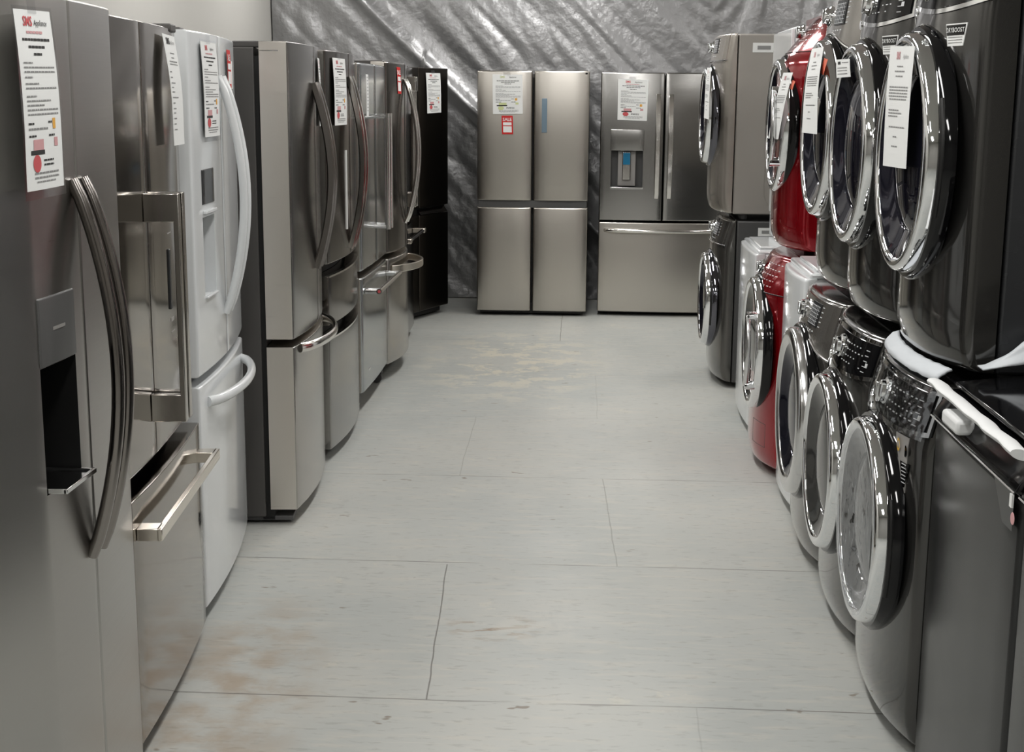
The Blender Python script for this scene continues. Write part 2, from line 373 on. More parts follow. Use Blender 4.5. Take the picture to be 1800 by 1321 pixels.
# --- 4: stainless with curved handle, showing its dark case
r = thing('refrigerator', (-1.112, 5.485, 0), 94.5, 'stainless French-door refrigerator with pale door edge and dark case, just beyond the white one', 'refrigerator')
W = .90
def F4(u, z): return -.04*(1-(2*u/W)**2)
fridge_case(r, W, .78, .105, 'case')
for a, b in ((-W/2, -.003), (.003, W/2)): slab(MB(), a, b, .705, 1.765, F4, .1, r=.004, nx=12, ms=1).build('refrigerator_door', ['steel_dim', 'steel_lit_edge'], r)
m = MB().box(-W/2+.0, -W/2+.11, .03, .10, 1.73, 1.737); m.build('top_hinge', 'chrome_soft', r, bevel=.002)
slab(MB(), -W/2, W/2, .06, .675, F4, .1, r=.004, nx=20, ms=1).build('freezer_drawer', ['steel', 'steel_lit_edge'], r)
for u in (-.04, .045): MB().sweep(arc(u, 1.625, .92, F4(u, 1)-.003, .062, p=.9), .036, .03, rnd=False).build('door_handle', 'handle_dark', r)
MB().sweep(harc(-.37, .37, .66, -.001, .06, F4), .036, .022, side=(0, 0, 1), n=14).build('drawer_handle', 'handle_bright', r)
m = MB().box(-W/2+.02, -W/2+.12, .02, .2, .012, .03); m.build('hinge_plate', 'grey_plastic', r, bevel=.002)
# --- 5: four-door dark stainless
r = thing('refrigerator', (-1.132, 6.42, 0), 91.5, 'smoky stainless four-door refrigerator with middle drawer and pocket pulls, no bar on its drawers', 'refrigerator')
W = .90
def F5(u, z): return -.035*(1-(2*u/W)**2)
fridge_case(r, W, .78, .10, 'case_black')
for a, b in ((-W/2, -.003), (.003, W/2)): slab(MB(), a, b, .87, 1.765, F5, .095, r=.005, nx=12, ms=1).build('refrigerator_door', ['dark_steel', 'steel'], r)
slab(MB(), -W/2, W/2, .605, .815, F5, .095, r=.004, nx=20).build('middle_drawer', 'dark_steel', r)
slab(MB(), -W/2, W/2, .055, .545, F5, .095, r=.004, nx=20).build('freezer_drawer', 'steel_dim', r)
for z in (.815, .545):
    m = MB(); patch(m, rect(-W/2+.004, W/2-.004, z+.002, z+.048), lambda u, zz: F5(u, z)+.075, .0, .01, (20, 1)); m.build('pocket_recess', 'case_black', r)
    m = MB(); patch(m, rect(-W/2+.004, W/2-.004, z-.004, z+.004), F5, .003, .02, (20, 1)); m.build('pocket_lip', 'handle_bright', r)
for u in (-.04, .045): MB().sweep(arc(u, 1.66, .90, F5(u, 1)-.003, .062, p=.85), .036, .028, rnd=False).build('door_handle', 'handle', r)
MB().box(-.12, -.10, F5(-.1, 1)-.004, F5(-.1, 1)+.002, .99, 1.34).build('film_strip', 'paper', r)
# --- 6: professional with tubular handles on casters
r = thing('refrigerator', (-1.125, 7.33, 0), 90, 'cool-toned stainless refrigerator with thick tubular handles and red end cap, raised on caster feet', 'refrigerator')
W = .86
def F6(u, z): return -.008*(1-(2*u/W)**2)
m = MB().box(-W/2+.004, W/2-.004, .094, .72, .10, 1.745); m.build('case', 'case_mid', r, bevel=.004)
MB().box(-W/2+.012, W/2-.012, .08, .1, .15, 1.7).build('door_gasket', 'gasket', r)
for a, b in ((-W/2, -.003), (.003, W/2)): slab(MB(), a, b, .725, 1.735, F6, .085, r=.012, nx=8, ms=1).build('refrigerator_door', ['steel_cool', 'steel_lit_edge'], r)
slab(MB(), -W/2, W/2, .11, .69, F6, .085, r=.012, nx=10, ms=1).build('freezer_drawer', ['steel_cool', 'steel_lit_edge'], r)
for u in (-.045, .045):
    h = MB().sweep([(u, -.075, .90), (u, -.075, 1.49)], .032, .032, n=20).build('door_handle', 'handle_bright', r)
    for z in (.915, 1.475): MB().sweep([(u, -.085, z), (u, -.005, z)], .03, .022, side=(1, 0, 0), n=14).build('handle_bracket', 'chrome_soft', h)
h = MB().sweep([(-.38, -.075, .62), (.38, -.075, .62)], .028, .028, side=(0, 0, 1), n=18).build('drawer_handle', 'handle_bright', r)
for u in (-.365, .365): MB().sweep([(u, -.08, .62), (u, -.005, .62)], .026, .03, side=(1, 0, 0), n=14).build('handle_bracket', 'chrome_soft', h)
MB().lathe([(0, .004), (.007, .004), (.008, 0)], (-.381, -.075, .62), (-1, 0, 0), 20).build('end_cap', 'ink_red', h)
for s in (-1, 1):
    for y in (.06, .62):
        m = MB().box(s*.39-.022, s*.39+.022, y-.03, y+.03, .05, .105); m.lathe([(0, -.014), (.03, -.014), (.03, .014), (0, .014)], (s*.39, y, .03), (1, 0, 0), 20); m.build('caster', 'rubber', r)
m = MB(); patch(m, rect(-.30, -.24, .2, .21), F6, .001, .002, (2, 1)); m.build('badge', 'chrome', r)
# --- 7: rounded stainless
r = thing('refrigerator', (-1.125, 8.17, 0), 90, 'rounded-edge stainless refrigerator with slender bowed handles and D-shaped drawer pull', 'refrigerator')
W = .76
def F7(u, z): return -.05*(1-(2*u/W)**2)
fridge_case(r, W, .72, .09, 'case_mid', z0=.07)
for a, b in ((-W/2, -.003), (.003, W/2)): slab(MB(), a, b, .715, 1.76, F7, .085, r=.012, nx=10, ms=1).build('refrigerator_door', ['dark_steel', 'steel_lit_edge'], r)
slab(MB(), -W/2, W/2, .09, .685, F7, .085, r=.012, nx=16, ms=1).build('freezer_drawer', ['steel', 'steel_lit_edge'], r)
for u in (-.04, .05): MB().sweep(arc(u, 1.67, .86, F7(u, 1)-.003, .075, p=.75), .022, .022, n=14).build('door_handle', 'handle_bright', r)
MB().sweep(harc(-.33, .33, .625, -.001, .09, F7, p=.6), .04, .016, side=(0, 0, 1), rnd=False).build('drawer_handle', 'handle_cream', r)
# --- 8: dark, mostly hidden, square bracket handles
r = thing('refrigerator', (-1.19, 9.01, 0), 90, 'dark refrigerator with straight bracketed tube handle, squeezed before the black corner refrigerator', 'refrigerator')
W = .86
def F8(u, z): return -.015*(1-(2*u/W)**2)
fridge_case(r, W, .72, .09, 'case_black')
for a, b in ((-W/2, -.003), (.003, W/2)): slab(MB(), a, b, .79, 1.755, F8, .085, r=.004, nx=8).build('refrigerator_door', 'dark_steel', r)
slab(MB(), -W/2, W/2, .06, .76, F8, .085, r=.004, nx=8).build('freezer_drawer', 'dark_steel', r)
for u in (-.045, .045):
    h = MB().sweep([(u, -.062, .90), (u, -.062, 1.68)], .028, .028, n=18).build('door_handle', 'handle', r)
    for z in (.93, 1.65): MB().box(u-.016, u+.016, -.08, -.008, z-.045, z+.045).build('handle_bracket', 'handle_bright', h, bevel=.003)
h = MB().sweep([(-.38, -.075, .70), (.38, -.075, .70)], .026, .026, side=(0, 0, 1), n=18).build('drawer_handle', 'handle_bright', r)
for u in (-.36, .36): MB().box(u-.035, u+.035, -.09, -.008, .685, .715).build('handle_bracket', 'handle_cream', h, bevel=.003)
# --- 9: black stainless, angled in the corner
dx, dy = .164, .41; L = sqrt(dx*dx+dy*dy); an = math.degrees(math.atan2(dy, dx)); c9 = Vector((-1.215, 9.975, 0))
r = thing('refrigerator', c9, an, 'black stainless refrigerator turned at an angle in the far left corner', 'refrigerator')
W = .88
def F9(u, z): return 0.
fridge_case(r, W, .66, .08, 'case_black')
for a, b in ((-W/2, -.003), (.003, W/2)): slab(MB(), a, b, .80, 1.77, F9, .075, r=.006, nx=4).build('refrigerator_door', 'black_steel', r)
for a, b in ((-W/2, -.003), (.003, W/2)): slab(MB(), a, b, .06, .745, F9, .075, r=.006, nx=4).build('freezer_door', 'black_steel', r)
MB().box(-W/2+.005, W/2-.005, .03, .05, .745, .80).build('pocket_recess', 'case_black', r)
m = MB(); m.add([(.02, -.001, .748), (W/2-.01, -.001, .748), (W/2-.01, .028, .785), (.02, .028, .785)], [(0, 1, 2, 3)]); m.build('pocket_lip', 'handle_dark', r)
MB().box(-.045, -.012, -.003, 0, 1.0, 1.33).build('energy_strip', 'paper', r)
# --- back wall: four-door
r = thing('refrigerator', (-.427, 10.24, 0), 0, 'pale stainless flat-front four-door refrigerator with no bar handles against the silver tarp', 'refrigerator')
W = .80
def Fb(u, z): return 0.
fridge_case(r, W, .68, .075, 'case', top=1.74)
def Fq(a, b): return lambda u, z: .012*((2*u-a-b)/(b-a))**4
for a, b in ((-W/2, -.008), (.008, W/2)):
    slab(MB(), a, b, .84, 1.755, Fq(a, b), .07, r=.01, nx=10).build('refrigerator_door', 'steel_warm', r)
    slab(MB(), a, b, .035, .79, Fq(a, b), .07, r=.01, nx=10).build('freezer_door', 'steel_warm', r)
MB().box(-W/2+.01, W/2-.01, .02, .05, .79, .84).build('center_rail', 'grey_plastic', r)
slab(MB(), .062, .100, 1.325, 1.565, lambda u, z: -.004, .0, r=.003).build('display_strip', 'blue_pale', r)
MB().box(W/2-.03, W/2-.015, -.001, .002, 1.735, 1.745).build('logo_tab', 'case_black', r)
# --- back wall: French door with dispenser
r = thing('refrigerator', (.51, 10.33, 0), 0, 'stainless French-door refrigerator with blue-taped dispenser and long bar handles against the silver tarp', 'refrigerator')
W = .91
def Fr(u, z): return -.022*(1-(2*u/W)**2)
fridge_case(r, W, .62, .085, 'case', top=1.735)
d = slab(MB(), -W/2, -.004, .70, 1.75, Fr, .08, r=.008, nx=14, holes=[(-.375, -.145, .94, 1.20, .055, 1)]).build('refrigerator_door', ['steel_dim', 'grey_plastic'], r)
slab(MB(), -.38, -.14, 1.2, 1.35, lambda u, z: Fr(u, z)-.004, .0, r=.003, nx=6).build('control_panel', 'steel_dim', d)
m = MB(); slab(m, -.325, -.195, .945, 1.20, lambda u, z: .02, .054, r=.006); m.build('dispenser_column', 'grey_light', d)
m = MB(); slab(m, -.292, -.232, .99, 1.19, lambda u, z: .005, .02, r=.005); m.build('dispenser_paddle', 'steel', d)
MB().box(-.287, -.237, .001, .005, 1.10, 1.185).build('blue_tape', 'blue_film', d)
m = MB(); patch(m, rect(-.38, -.14, .925, .94), Fr, .012, .04); m.build('drip_tray', 'chrome_soft', d, bevel=.002)
slab(MB(), .004, W/2, .70, 1.75, Fr, .08, r=.008, nx=14).build('refrigerator_door', 'steel_dim', r)
slab(MB(), -W/2, W/2, .03, .685, Fr, .08, r=.008, nx=18).build('freezer_drawer', 'steel_warm', r)
for u in (-.045, .045): MB().sweep(arc(u, 1.595, .865, Fr(u, 1)-.001, .06, p=.45), .034, .02, rnd=False).build('door_handle', 'handle_bright', r)
MB().sweep(harc(-.41, .41, .628, -.001, .055, Fr, p=.35), .03, .024, side=(0, 0, 1), n=14).build('drawer_handle', 'handle_bright', r)

# ------------------------------------------------------------------ front-loading washers and dryers
def mkF(W, B, zc=.77, lean=.25):
    def F(u, z):
        y = -B*(1-abs(2*u/W)**2.4)
        q = max(0, z-zc); y += lean*q*q/(q+.03) if q > 0 else 0
        b = max(0, .13-z); y += 2.2*b*b
        return y
    return F
def front_loader(r, W=.66, H=.93, D=.72, B=.05, body='graphite', side='graphite_side', R=.26, zd=.51, console='B', console_mat=None,
                 ring='chrome', trim='black_gloss', glass='glass', dryer=False, hands='r', film=False, seam=.07, bow_door=.0, lean=.28, dy=0, zch=.16, ringw=.034, inner='inner_dark'):
    F = mkF(W, B, zc=H-zch, lean=lean)
    MB().box(-W/2+.002, W/2-.002, seam+.006, D, .03, H-.004).build('cabinet', side, r, bevel=.008)
    fr = slab(MB(), -W/2, W/2, .035, H, F, seam, r=.022, rz=.018, nx=18, nz=26).build('front_panel', body, r)
    for sx in (-1, 1):
        for y in (.12, D-.06): MB().lathe([(0, 0), (.02, 0), (.024, .01), (.024, .035), (0, .035)], (sx*(W/2-.06), y, 0), (0, 0, 1), 16).build('foot', 'rubber', r)
    # door
    y0 = F(0, zd)+.004+dy; C = (0, y0, zd)
    MB().lathe([(R+.020, -.02), (R+.020, .008), (R+.012, .018), (R-.01, .02), (R-.03, .015), (R-.03, -.02)], C, n=72, closed=True).build('door_surround', trim, r)
    w = ringw
    prof = [(R+.004, .0), (R+.003, .022)]
    for i in range(9):
        a = pi*i/8; prof.append((R-w/2+w/2*cos(a), .036+min(.016, w*.4)*sin(a)))
    prof += [(R-w, .0)]
    dr = MB().lathe(prof, C, n=80, closed=True).build('door', ring, r)
    Rg = R-w+.002; Ri = Rg*.74
    MB().lathe([(Rg, .040), (Rg*.96, .037), (Rg*.86, .026), (Ri, .016), (Ri-.004, .006), (Rg, .004)], C, n=80, closed=True).build('door_inner_ring', inner, dr)
    MB().lathe([(Ri, .012), (Ri*.9, .020), (Ri*.7, .028), (Ri*.4, .034), (0, .036)], C, n=72).build('door_glass', glass, dr)
    # door pull set into the near side of the ring
    s = 1
    if hands == 'r':
        pts = []
        for i in range(13):
            a = radians(-26+52*i/12); pts.append((s*(R+.012)*cos(a), y0-.010, zd+(R+.012)*sin(a)))
        MB().sweep(pts, .018, .016, side=(0, 1, 0), n=10).build('door_handle', 'black_plastic', dr)
    else:
        pts = []
        for i in range(13):
            a = radians(-34+68*i/12); pts.append(((R-.02)*cos(a), y0-.078, zd+(R-.02)*sin(a)))
        h = MB().sweep(pts, .024, .02, side=(0, 1, 0), n=12).build('door_handle', 'chrome_soft', dr)
        for i in (0, 12): MB().lathe([(0, 0), (.017, 0), (.019, .006), (.019, .05), (0, .05)], (pts[i][0], pts[i][1]+.045, pts[i][2]), (0, -1, 0), 16).build('handle_mount', 'chrome', h)
    cm = console_mat or body
    def knob(u, z, rr, mat='chrome'):
        k = MB().lathe([(0, .026), (rr*.6, .026), (rr*.76, .022), (rr*.8, .012), (rr, .008), (rr*1.05, 0)], (u, F(u, z)-.002, z), (0, -1, .12), 28).build('control_knob', mat, r)
        MB().box(u-.004, u+.004, F(u, z)-.033, F(u, z)-.016, z-rr*.7, z+rr*.7).build('knob_grip', mat, k, bevel=.002)
    if console == 'B':
        zb = lambda u: H-.125+.45*(u-.13)**2; zt = H-.022
        P = lambda s_, t: ((-.085+.40*s_), zb(-.085+.40*s_)*(1-t)+zt*t)
        def Pb(s_, t):
            u = -.10+.43*s_; return (u, (zb(u)-.012)*(1-t)+(zt+.011)*t)
        MB_ = patch(MB(), Pb, F, .004, .006, (24, 6)); MB_.build('panel_border', 'chrome', r)
        p = patch(MB(), P, F, .008, .006, (24, 6)).build('control_panel', 'black_gloss', r)
        m = MB()
        for i in range(7):
            for j in range(4):
                if random.random() < .8:
                    u = .085+.025*i; z = H-.10+.018*j; patch(m, rect(u, u+random.uniform(.006, .014), z, z+.003), F, .0088, .001, (1, 1))
        for j in range(5): patch(m, rect(.255, .275, .0+H-.105+.015*j, H-.103+.015*j), F, .0088, .001, (1, 1))
        patch(m, rect(.272, .284, H-.09, H-.078), F, .009, .001, (1, 1))
        m.build('printed_symbols', 'mark', p)
        knob(.035, H-.07, .036)
        # detergent drawer outline with round finger dimple
        m = MB(); patch(m, lambda s_, t: (-.30+.18*s_, (H-.12)*(1-t)+(H-.03)*t), F, .003, .004, (10, 4)); m.build('detergent_drawer' if not dryer else 'console_plate', body, r)
        m = MB().lathe([(0, .004), (.012, .004), (.014, 0)], (-.11, F(-.11, H-.12)-.001, H-.12), n=18); m.build('power_button', 'chrome', r)
    if console in ('A', 'T'):
        arch = lambda u: H-.155+.035*cos(u/W*2*pi) if console == 'A' else H-.14
        def Pa(s_, t):
            u = -W/2+.014+(W-.028)*s_; return (u, arch(u)*(1-t)+(H-.012)*t)
        p = patch(MB(), Pa, F, .004, .006, (28, 8)).build('control_panel', cm, r)
        us = [-W/2+.008+(W-.016)*i/30 for i in range(31)]
        MB().sweep([(u, F(u, arch(u))-.006, arch(u)) for u in us], .007, .006, side=(0, 0, 1), n=8).build('console_trim', 'chrome_soft', r)
        knob(-.05, H-.065, .034)
        q = patch(MB(), rect(.06, .175, H-.10, H-.022), F, .007, .004, (8, 2)).build('display', 'display', p)
        m = MB()
        for i in range(6): patch(m, rect(.068+.017*i, .0695+.017*i, H-.095, H-.03), F, .0078, .001, (1, 4))
        for i in range(6): patch(m, rect(.066, .168, H-.094+.012*i, H-.0928+.012*i), F, .0078, .001, (6, 1))
        for i in range(5): patch(m, rect(.185, .20, H-.096+.016*i, H-.093+.016*i), F, .005, .001, (1, 1))
        for i in range(4): patch(m, rect(.05+.03*i, .062+.03*i, H-.118, H-.114), F, .005, .001, (1, 1))
        m.build('printed_symbols', 'mark', p)
    if console == 'R':
        us = [-W/2+.008+(W-.016)*i/30 for i in range(31)]
        MB().sweep([(u, F(u, H-.15)-.001, H-.15) for u in us], .004, .003, side=(0, 0, 1), n=8).build('console_seam', 'black_plastic', r)
        knob(-.02, H-.065, .032)
        m = MB()
        for i in range(6):
            for j in range(5):
                u = .05+.032*i; z = H-.125+.022*j; patch(m, rect(u, u+random.uniform(.008, .02), z, z+.0035), F, .0008, .001, (1, 1))
        m.build('printed_symbols', 'mark', fr)
    if film:
        def fy(u, z):
            return F(u, z)-.014-.006*abs(noise.noise(Vector((u*38, z*38, 2))))-.004*abs(noise.noise(Vector((u*80, z*80, 7))))
        m = MB(); vs = []; fs = []; a, b = 56, 28
        for i in range(a+1):
            for j in range(b+1):
                u = -.09+.415*i/a; z = H-.13+.118*j/b; vs.append((u, fy(u, z), z))
        for i in range(a):
            for j in range(b): fs.append((i*(b+1)+j, (i+1)*(b+1)+j, (i+1)*(b+1)+j+1, i*(b+1)+j+1))
        m.add(vs, fs); m.build('console_film', 'film', r, ang=25, fix=False)
        m = MB(); vs = []; fs = []; a, b = 30, 60
        for i in range(a+1):
            for j in range(b):
                rr = R*(.05+.9*i/a); t = 2*pi*j/b; u, z = rr*cos(t), rr*sin(t)
                vs.append((u, y0-.048-.010*abs(noise.noise(Vector((u*22, z*14, 4))))-.004*noise.noise(Vector((u*60, z*40, 9))), zd+z))
        for i in range(a):
            for j in range(b): j2 = (j+1) % b; fs.append((i*b+j, (i+1)*b+j, (i+1)*b+j2, i*b+j2))
        m.add(vs, fs); m.build('door_film', 'film', dr, ang=25, fix=False)
    return F, fr
def badge_text(r, F, txt, u, z, h, mat='black_gloss', sx=1, off=.004, bold=.02, name='lettering'):
    vs, fs = text_mesh(txt, bold); m = MB().add([(u+v[0]*h*sx, F(u+v[0]*h*sx, z+v[1]*h)-off, z+v[1]*h) for v in vs], fs); return m.build(name, mat, r, fix=False)
def dryboost(r, F, u, z):
    def T(w, h0, h1, ins): return lambda s, t: (u+(-.5+s)*(w*(.72+.28*t)-ins), z+h0+(h1-h0)*t)
    s = patch(MB(), T(.092, -.024, .026, 0), F, .0015, .002, (8, 4)).build('feature_sticker', 'paper', r)
    patch(MB(), lambda a, t: (u+(-.5+a)*(.073+.010*t), z+.0+(.023)*t), F, .0025, .001, (8, 2)).build('sticker_band', 'black_gloss', s)
    badge_text(s, F, 'DRYBOOST', u, z+.011, .0150, 'paper', 1.0, .0032, .01)
    m = MB()
    for k in range(3): patch(m, rect(u-.03, u+.03, z-.005-.006*k, z-.0038-.006*k), F, .0025, .001, (4, 1))
    m.build('sticker_print', 'ink_grey', s)

Hs = .932
# stack C (nearest)
r = thing('washing_machine', (.79, 3.575, 0), -90, 'graphite front-load washer with crinkled clear film on its black panel, nearest in the row', 'washing machine', None)
F, fr = front_loader(r, R=.265, zd=.515, glass='glass_grey', film=True, inner='glass_grey')
# feature sticker, pennant shaped
def pen(s_, t): 
    w = .075*(.12+.88*t); return (.225+.03*(1-t)-.01+(s_-.5)*w, .655+.135*t)
st = patch(MB(), pen, F, .002, .002, (6, 8)).build('feature_sticker', 'grey_light', r)
m = MB(); patch(m, lambda s_, t: (.242+(s_-.5)*.052*(.15+.5*t)*1.4, .668+.06*t), F, .003, .001, (3, 4)); m.lathe([(0, 0), (.014, 0)], (.242, F(.242, .757)-.003, .757), n=20); m.build('sticker_dark_print', 'black_gloss', st)
MB().lathe([(.010, 0), (.016, 0)], (.205, F(.205, .765)-.004, .765), n=24).build('sticker_ring', 'amber', st)
m = MB()
for k in range(6): patch(m, rect(.23, .252, .678+.009*k, .680+.009*k), F, .0042, .001, (1, 1))
m.build('sticker_print', 'mark', st)
r = thing('clothes_dryer', (.86, 3.575, Hs), -90, 'graphite dryer with thick chrome door ring, stacked nearest, long paper tag on its glass', 'clothes dryer')
F, fr = front_loader(r, B=.065, H=.985, R=.29, zd=.52, dryer=True, lean=.15); dryboost(r, F, .222, .795)
# stack B
r = thing('washing_machine', (.79, 4.235, 0), -90, 'graphite front-load washer with clean black chrome-rimmed panel, second in the right row', 'washing machine')
front_loader(r, R=.265, zd=.50, glass='glass_grey', inner='glass_grey')
r = thing('clothes_dryer', (.845, 4.235, Hs), -90, 'graphite dryer with small square note on its round door, second of the stacked row', 'clothes dryer')
F, fr = front_loader(r, B=.065, H=.985, R=.285, zd=.52, dryer=True, lean=.15); dryboost(r, F, .222, .795)
# stack A
r = thing('washing_machine', (.79, 4.895, 0), -90, 'grey front-load washer with metal console, grid display and wide silver door ring', 'washing machine')
front_loader(r, body='pewter', R=.29, zd=.51, console='A', console_mat='graphite_console', ring='chrome_soft', trim='black_gloss', glass='glass', ringw=.06)
r = thing('clothes_dryer', (.845, 4.895, Hs), -90, 'grey dryer with arched console trim and grid display, curved paper tag on its door', 'clothes dryer')
front_loader(r, body='pewter', B=.06, H=.985, R=.29, zd=.55, console='A', console_mat='graphite_console', dryer=True, glass='glass', lean=.15)
# single white washer
r = thing('washing_machine', (.79, 5.50, 0), -90, 'white top-load washer wedged between the red stack and grey grid-display washer', 'washing machine')
FN = lambda u, z: -.02*(1-(2*u/.55)**2)
MB().box(-.27, .27, .046, .66, .03, .925).build('cabinet', 'white_flat', r, bevel=.006)
slab(MB(), -.275, .275, .04, .93, FN, .045, r=.016, nx=10).build('front_panel', 'white', r)
MB().box(-.27, .27, .02, .60, .926, .95).build('top_deck', 'white', r, bevel=.008)
MB().box(-.22, .22, .05, .46, .95, .962).build('lid', 'white', r, bevel=.005)
MB().box(-.27, .27, .54, .66, .95, 1.08).build('control_panel', 'white', r, bevel=.01)
for sx in (-1, 1):
    for y in (.1, .6): MB().lathe([(0, 0), (.02, 0), (.02, .031), (0, .031)], (sx*.23, y, 0), (0, 0, 1), 12).build('foot', 'rubber', r)
# red stack
r = thing('washing_machine', (.80, 6.14, 0), -90, 'glossy red front-load washer on the floor under the red dryer', 'washing machine')
F, fr = front_loader(r, body='red', side='red_side', lean=.6, zch=.15, B=.085, dy=.025, R=.285, zd=.535, console='R', trim='black_gloss', glass='glass_grey', hands='bar', inner='glass_grey')
m = MB(); 
for a, b, c_, d_ in ((.10, .24, .12, .122), (.10, .24, .22, .222), (.10, .102, .12, .222), (.238, .24, .12, .222)): patch(m, rect(a, b, c_, d_), F, .0005, .001, (4, 1))
m.build('filter_hatch', 'case', fr)
r = thing('clothes_dryer', (.862, 6.14, Hs), -90, 'glossy red dryer stacked on top of the red washer', 'clothes dryer')
front_loader(r, body='red', side='red_side', B=.085, dy=.03, H=.985, R=.275, zd=.535, console='R', trim='black_gloss', glass='glass_grey', dryer=True, hands='bar', lean=.85, zch=.21)
# white laundry tower
r = thing('laundry_tower', (.765, 6.93, 0), -90, 'white laundry tower, lidded washer below and set-back dryer above, behind the red stack', 'laundry tower')
FW = lambda u, z: -.012*(1-(2*u/.66)**2)
MB().box(-.328, .328, .046, .70, .03, .868).build('washer_cabinet', 'white_flat', r, bevel=.006)
slab(MB(), -.33, .33, .04, .87, FW, .045, r=.012, nx=8).build('washer_front', 'white', r)
MB().box(-.32, .32, .015, .30, .868, .885).build('washer_top', 'white', r, bevel=.008)
MB().box(-.24, .24, .03, .27, .885, .897).build('washer_lid', 'white', r, bevel=.005)
MB().box(-.328, .328, .14, .70, .90, 1.90).build('dryer_cabinet', 'white_flat', r, bevel=.008)
MB().box(-.27, .27, .126, .138, 1.02, 1.62).build('dryer_door', 'white', r, bevel=.006)
MB().box(-.32, .32, .122, .139, 1.72, 1.89).build('control_panel', 'white', r, bevel=.004)
m = MB()
for sx in (-1, 1):
    for y in (.1, .6): m.lathe([(0, 0), (.02, 0), (.02, .031), (0, .031)], (sx*.28, y, 0), (0, 0, 1), 12)
m.build('feet', 'rubber', r)
# titanium stack at the end, turned slightly
for k, (nm, z, body, side, lab) in enumerate((('washing_machine', 0, 'pewter', 'pewter_side', 'dark pewter front-load washer at the far end, under the tan-grey dryer'),
                                              ('clothes_dryer', Hs, 'titanium', 'titanium_side', 'tan-grey titanium dryer on top of the farthest washer, white sticker on its side'))):
    r = thing(nm, (.735 if k == 0 else .708, 8.07, z), -90, lab, 'washing machine' if k == 0 else 'clothes dryer')
    front_loader(r, W=.67, H=.93 if k == 0 else .985, body=body, side=side, B=.055, R=.26, zd=.46 if k == 0 else .55, console='T', trim='chrome_dark', glass='glass' if k else 'glass_grey', dryer=k == 1, seam=.05, lean=.3 if k == 0 else .15)
    x = .67/2-.002
    def side_rect(y0, y1, z0, z1, off): return [(x+off, y0, z0), (x+off, y1, z0), (x+off, y1, z1), (x+off, y0, z1)]
    if k == 1:   # pressed outline on the side panel
        pts = []; y0, y1, z0, z1, q = .22, .56, .06, .83, .09
        for cx, cz, a0 in ((y1-q, z1-q, 0), (y0+q, z1-q, 90), (y0+q, z0+q, 180), (y1-q, z0+q, 270)):
            for i in range(7): a = radians(a0+15*i); pts.append((x, cx+q*cos(a), cz+q*sin(a)))
        pts.append(pts[0]); MB().sweep(pts, .007, .004, side=(1, 0, 0), n=8).build('pressed_outline', side, r)
    s = MB(); s.add(side_rect(.13 if k else .17, .25 if k else .27, 0.885 if k else .845, .935 if k else .89, .002), [(0, 1, 2, 3)])
    s = s.build('white_sticker', 'paper', r, fix=False)
    m = MB(); m.add(side_rect(.155 if k else .19, .225 if k else .25, .90 if k else .859, .92 if k else .876, .003), [(0, 1, 2, 3)]); m.build('sticker_print', 'ink_grey', s, fix=False)

# ------------------------------------------------------------------ top loader in the right foreground
def top_loader(r, W, film=True):
    FT = lambda u, z: -.006*(1-(2*u/W)**2)
    MB().box(-W/2+.002, W/2-.002, .025, .70, .03, .865).build('cabinet', 'graphite_front', r, bevel=.008)
    fr = slab(MB(), -W/2, W/2, .035, .87, FT, .024, r=.014, nx=8).build('front_panel', 'graphite_front', r)
    FD = lambda u, z: -.010+.6*max(0, z-.88)
    dk = slab(MB(), -W/2, W/2, .872, .935, FD, .07, r=.01, rz=.006, nx=8, nz=4).build('deck_front', 'black_gloss', r)
    MB().sweep([(-W/2+.005, -.013, .874), (W/2-.005, -.013, .874)], .004, .004, side=(0, 0, 1), n=6).build('deck_trim', 'chrome_soft', r)
    m = MB(); pr = [(.05, .87), (.70, .87), (.70, 1.06), (.62, 1.06), (.52, .985), (.05, .935)]
    m.add([(-W/2, a, b) for a, b in pr]+[(W/2, a, b) for a, b in pr], [tuple(range(6)), tuple(range(11, 5, -1))]+[(i, (i+1) % 6, (i+1) % 6+6, i+6) for i in range(6)])
    m.build('top_deck', 'black_plastic', r, bevel=.006)
    sl = (.985-.935)/.47
    m = MB(); q = [(.035, .943), (.50, .943+sl*.465), (.50, .955+sl*.465), (.035, .955)]
    m.add([(-W/2+.012, a, b) for a, b in q]+[(W/2-.012, a, b) for a, b in q], [(0, 1, 2, 3), (7, 6, 5, 4)]+[(i, (i+1) % 4, (i+1) % 4+4, i+4) for i in range(4)])
    lid = m.build('glass_lid', 'black_gloss', r, bevel=.004)
    m = MB().lathe([(0, 0), (.13, 0), (.135, -.002)], (.02, .24, .955+sl*.21+.0015), (0, -sl, 1), 40); m.build('lid_window', 'glass_grey', lid)
    for sx in (-1, 1):
        for y in (.08, .64): MB().lathe([(0, 0), (.02, 0), (.024, .01), (.024, .035), (0, .035)], (sx*(W/2-.06), y, 0), (0, 0, 1), 16).build('foot', 'rubber', r)
    return lid
r = thing('washing_machine', (.80, 2.885, 0), -90, 'dark grey top-load washer with black glass lid edged in white foam, right foreground', 'washing machine')
top_loader(r, .665)
m = MB(); m.sweep([(-.335+.67*i/14, -.006+.002*sin(i*1.7), .948+.001*sin(i*2.3)) for i in range(15)], .042, .02, side=(0, 1, -.25), n=14)
m.build('foam_edge_strip', 'foam_white', r)
m = MB(); m.box(-.17, -.04, -.03, .01, .893, .925); m.build('foam_corner_pad', 'foam_white', r, bevel=.008)
m = MB(); m.add([(.262, -.012, .80), (.325, -.012, .80), (.325, -.012, .872), (.19, -.012, .872)], [(0, 1, 2, 3)]); m.build('black_corner_decal', 'black_gloss', r, fix=False)
m = MB(); m.box(.31, .325, -.016, -.012, .845, .87); m.build('white_label', 'paper', r)
